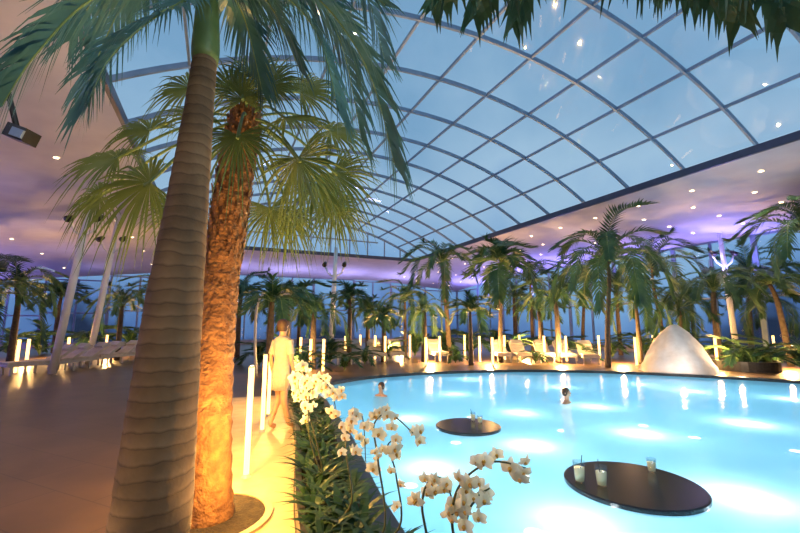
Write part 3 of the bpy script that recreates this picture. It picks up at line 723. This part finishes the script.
for (u0,v0,u1,y) in [(52,374,80,None),(88,364,112,None),(738,360,722,None),(722,352,708,None),(330,358,336,None)]:
    g=G(u0,v0); 
    t=D(u1,250,g.y); 
    n_=(t-A0).dot(nv); s_=(t-A0).dot(av); zt=hz(n_,s_) if (n_<NL or n_>0 or s_>0) else 5.5
    d=(t-g); t2_=g+d*(zt/d.z); column(g,t2_,.12)
# curved lamp post beside the walkway
g=G(256,376); yy=g.y
e=empty('curved_lamp_post',g,'slim pale curved lamp post arching over the walkway','lamp post')
a=MB(); pp=cat([g,D(255,345,yy),D(256,315,yy),D(260,298,yy),D(270,290,yy),D(284,292,yy)],6); a.tube(pp,[.05-.02*i/(len(pp)-1) for i in range(len(pp))],10); part(a.obj('pole',[M['greymetal']],True,g),e)
a=MB(); hd=D(286,294,yy); a.lathe([(.001,.05),(.08,.04),(.12,0),(.11,-.01),(.001,-.01)],hd,16); part(a.obj('lamp_head',[M['greymetal']],True,hd),e)
c=D(22,135,3.6)
e=empty('floodlight',c,'black box floodlight hanging on a dark bracket','floodlight')
a=MB(); a.box(c,(.2,.16,.13),Matrix.Rotation(.35,3,'Y')); part(a.obj('housing',[M['lampmetal']],False,c),e)
a=MB(); a.box(c+Vector((.04,-.09,-.02)),(.12,.02,.08),Matrix.Rotation(.35,3,'Y')); part(a.obj('lens',[M['steel']],False,c),e)
a=MB(); a.tube([c+Vector((-.05,0,.05)),c+Vector((-.3,.1,.5)),Vector((c.x-1.5,c.y+.2,6.4))],.025,8); part(a.obj('bracket',[M['lampmetal']],True,c),e)

# ---------------------------------------------------------------- people
def skinobj(name,joints,edges,mats_,root=0,sub=2):
    names=list(joints); ix={k:i for i,k in enumerate(names)}
    me=bpy.data.meshes.new(name); me.from_pydata([joints[k][0] for k in names],[(ix[a],ix[b]) for a,b in edges],[])
    me.materials.append(mats_); o=bpy.data.objects.new(name,me); COL.objects.link(o)
    md=o.modifiers.new('skin','SKIN'); md.use_smooth_shade=True
    lay=me.skin_vertices[0]
    for i,k in enumerate(names):
        r=joints[k][1]; lay.data[i].radius=r if isinstance(r,tuple) else (r,r)
        lay.data[i].use_root=(i==root)
    s=o.modifiers.new('sub','SUBSURF'); s.levels=sub; s.render_levels=sub
    return o
def person(loc,rot,h=1.68,lab='',standing=True):
    e=empty('person',loc,lab,'person',None,rot)
    k=h/1.7
    J={'pelvis':((0,0,.95),(.14,.1)),'waist':((0,0,1.1),(.115,.085)),'chest':((0,.0,1.28),(.145,.1)),'neckb':((0,0,1.42),(.065,.06)),'neck':((0,0,1.5),(.048,.05)),
       'head1':((0,-.01,1.57),(.07,.085)),'head2':((0,-.005,1.64),(.078,.095)),'head3':((0,0,1.69),(.05,.06))}
    E=[('pelvis','waist'),('waist','chest'),('chest','neckb'),('neckb','neck'),('neck','head1'),('head1','head2'),('head2','head3')]
    for s,S in((-1,'l'),(1,'r')):
        J.update({S+'sh':((s*.165,0,1.37),.052),S+'el':((s*.215,.03,1.1),.038),S+'wr':((s*.22,-.05,.87),.026),S+'palm':((s*.22,-.07,.8),(.035,.018)),
          S+'hip':((s*.09,0,.86),.085),S+'kn':((s*.1,-.02-.06*s,.48),.055),S+'an':((s*.11,.09*s,.09),.038),S+'toe':((s*.12,-.14+.09*s,.035),(.038,.026))})
        E+=[('chest',S+'sh'),(S+'sh',S+'el'),(S+'el',S+'wr'),(S+'wr',S+'palm'),('pelvis',S+'hip'),(S+'hip',S+'kn'),(S+'kn',S+'an'),(S+'an',S+'toe')]
        for f in range(4):
            L=[.07,.08,.075,.06][f]; yy=-.1+.02*f
            J[S+'f%d'%f]=((s*.22,yy,.77),.009); J[S+'g%d'%f]=((s*.213,yy-.002,.77-L*.6),.008); J[S+'h%d'%f]=((s*.2,yy,.77-L),.007)
            E+=[(S+'palm',S+'f%d'%f),(S+'f%d'%f,S+'g%d'%f),(S+'g%d'%f,S+'h%d'%f)]
        J[S+'t']=((s*.205,-.105,.82),.01); J[S+'u']=((s*.195,-.125,.78),.009); E+=[(S+'palm',S+'t'),(S+'t',S+'u')]
    b=skinobj('body',J,E,M['skin']); b.parent=e; b.scale=(k,k,k)
    m=MB(); m.lathe([(.001,-.012),(.009,-.004),(.011,.006),(.004,.03)],(0,-.1,1.595),8); o=m.obj('nose',[M['skin']],True); o.parent=e; o.scale=(k,k,k)
    for s in(-1,1):
        m=MB(); m.lathe([(.001,-.009),(.009,-.004),(.009,.004),(.001,.009)],(s*.03,-.088,1.625),8); o=m.obj('eye',[M['eye']],True); o.parent=e; o.scale=(k,k,k)
        m=MB(); m.lathe([(.001,-.03),(.012,-.015),(.015,.01),(.001,.028)],(s*.078,.0,1.61),8); o=m.obj('ear',[M['skin']],True); o.parent=e; o.scale=(k,k,k)
    m=MB(); m.box((0,-.091,1.555),(.04,.008,.008)); o=m.obj('mouth',[M['lip']]); o.parent=e; o.scale=(k,k,k)
    m=MB(); m.lathe([(.06,1.535),(.082,1.57),(.09,1.61),(.092,1.65),(.083,1.69),(.06,1.72),(.03,1.736),(.001,1.74)],(0,.018,0),24); o=m.obj('hair',[M['hair']],True); o.parent=e; o.scale=(k,k,k)
    return e
g=G(279,430); e=person(g,2.7,1.66,'standing person wrapped in a white towel robe on the walkway')
m=MB(); m.lathe([(.08,1.46),(.145,1.42),(.165,1.32),(.145,1.15),(.135,1.08),(.155,.95),(.165,.75),(.17,.62),(.16,.62),(.15,.75)],(0,0,0),28,wob=lambda j,k:(1-.2*abs(math.sin(2*math.pi*k/28)))+.02*math.sin(k*2.2)); o=m.obj('bath_robe',[M['robe']],True); o.parent=e; o.scale=(.976,)*3
for s in(-1,1):
    m=MB(); m.tube([(s*.14,0,1.39),(s*.175,.01,1.27),(s*.2,.02,1.17)],[.062,.06,.056],12,cap=False); o=m.obj('sleeve',[M['robe']],True); o.parent=e; o.scale=(.976,)*3
for u,v,r,l in [(567,403,.8,'person wading chest-deep in the pool with dark hair'),(381,396,-.5,'person bathing in the pool near the edge'),]:
    g=G(u,v,-.01)
    person((g.x,g.y,-1.15),r,1.42,l)

# ---------------------------------------------------------------- world
w=bpy.data.worlds.new('world'); scn.world=w; w.use_nodes=True; nt=w.node_tree
bg=nt.nodes['Background']; tc=nt.nodes.new('ShaderNodeTexCoord'); sp=nt.nodes.new('ShaderNodeSeparateXYZ'); nt.links.new(tc.outputs['Generated'],sp.inputs[0])
r=nt.nodes.new('ShaderNodeValToRGB'); els=r.color_ramp.elements
els[0].position=0; els[0].color=(.01,.015,.03,1); els[1].position=1; els[1].color=(.16,.32,.52,1)
for ps,c in ((.47,(.02,.035,.08,1)),(.495,(.1,.2,.46,1)),(.56,(.22,.42,.72,1)),(.66,(.4,.6,.8,1)),(.78,(.23,.43,.66,1))):
    x=els.new(ps); x.color=c
mp=nt.nodes.new('ShaderNodeMath'); mp.operation='MULTIPLY_ADD'; mp.inputs[1].default_value=.5; mp.inputs[2].default_value=.5
nt.links.new(sp.outputs['Z'],mp.inputs[0])
ns=nt.nodes.new('ShaderNodeTexNoise'); ns.inputs['Scale'].default_value=3.5; ns.inputs['Detail'].default_value=5; nt.links.new(tc.outputs['Generated'],ns.inputs['Vector'])
ma=nt.nodes.new('ShaderNodeMath'); ma.operation='MULTIPLY_ADD'; ma.inputs[1].default_value=.3; ma.inputs[2].default_value=-.15
nt.links.new(ns.outputs['Fac'],ma.inputs[0]); ad=nt.nodes.new('ShaderNodeMath'); ad.operation='ADD'
nt.links.new(mp.outputs[0],ad.inputs[0]); nt.links.new(ma.outputs[0],ad.inputs[1]); nt.links.new(ad.outputs[0],r.inputs['Fac'])
nt.links.new(r.outputs['Color'],bg.inputs['Color']); bg.inputs['Strength'].default_value=.95
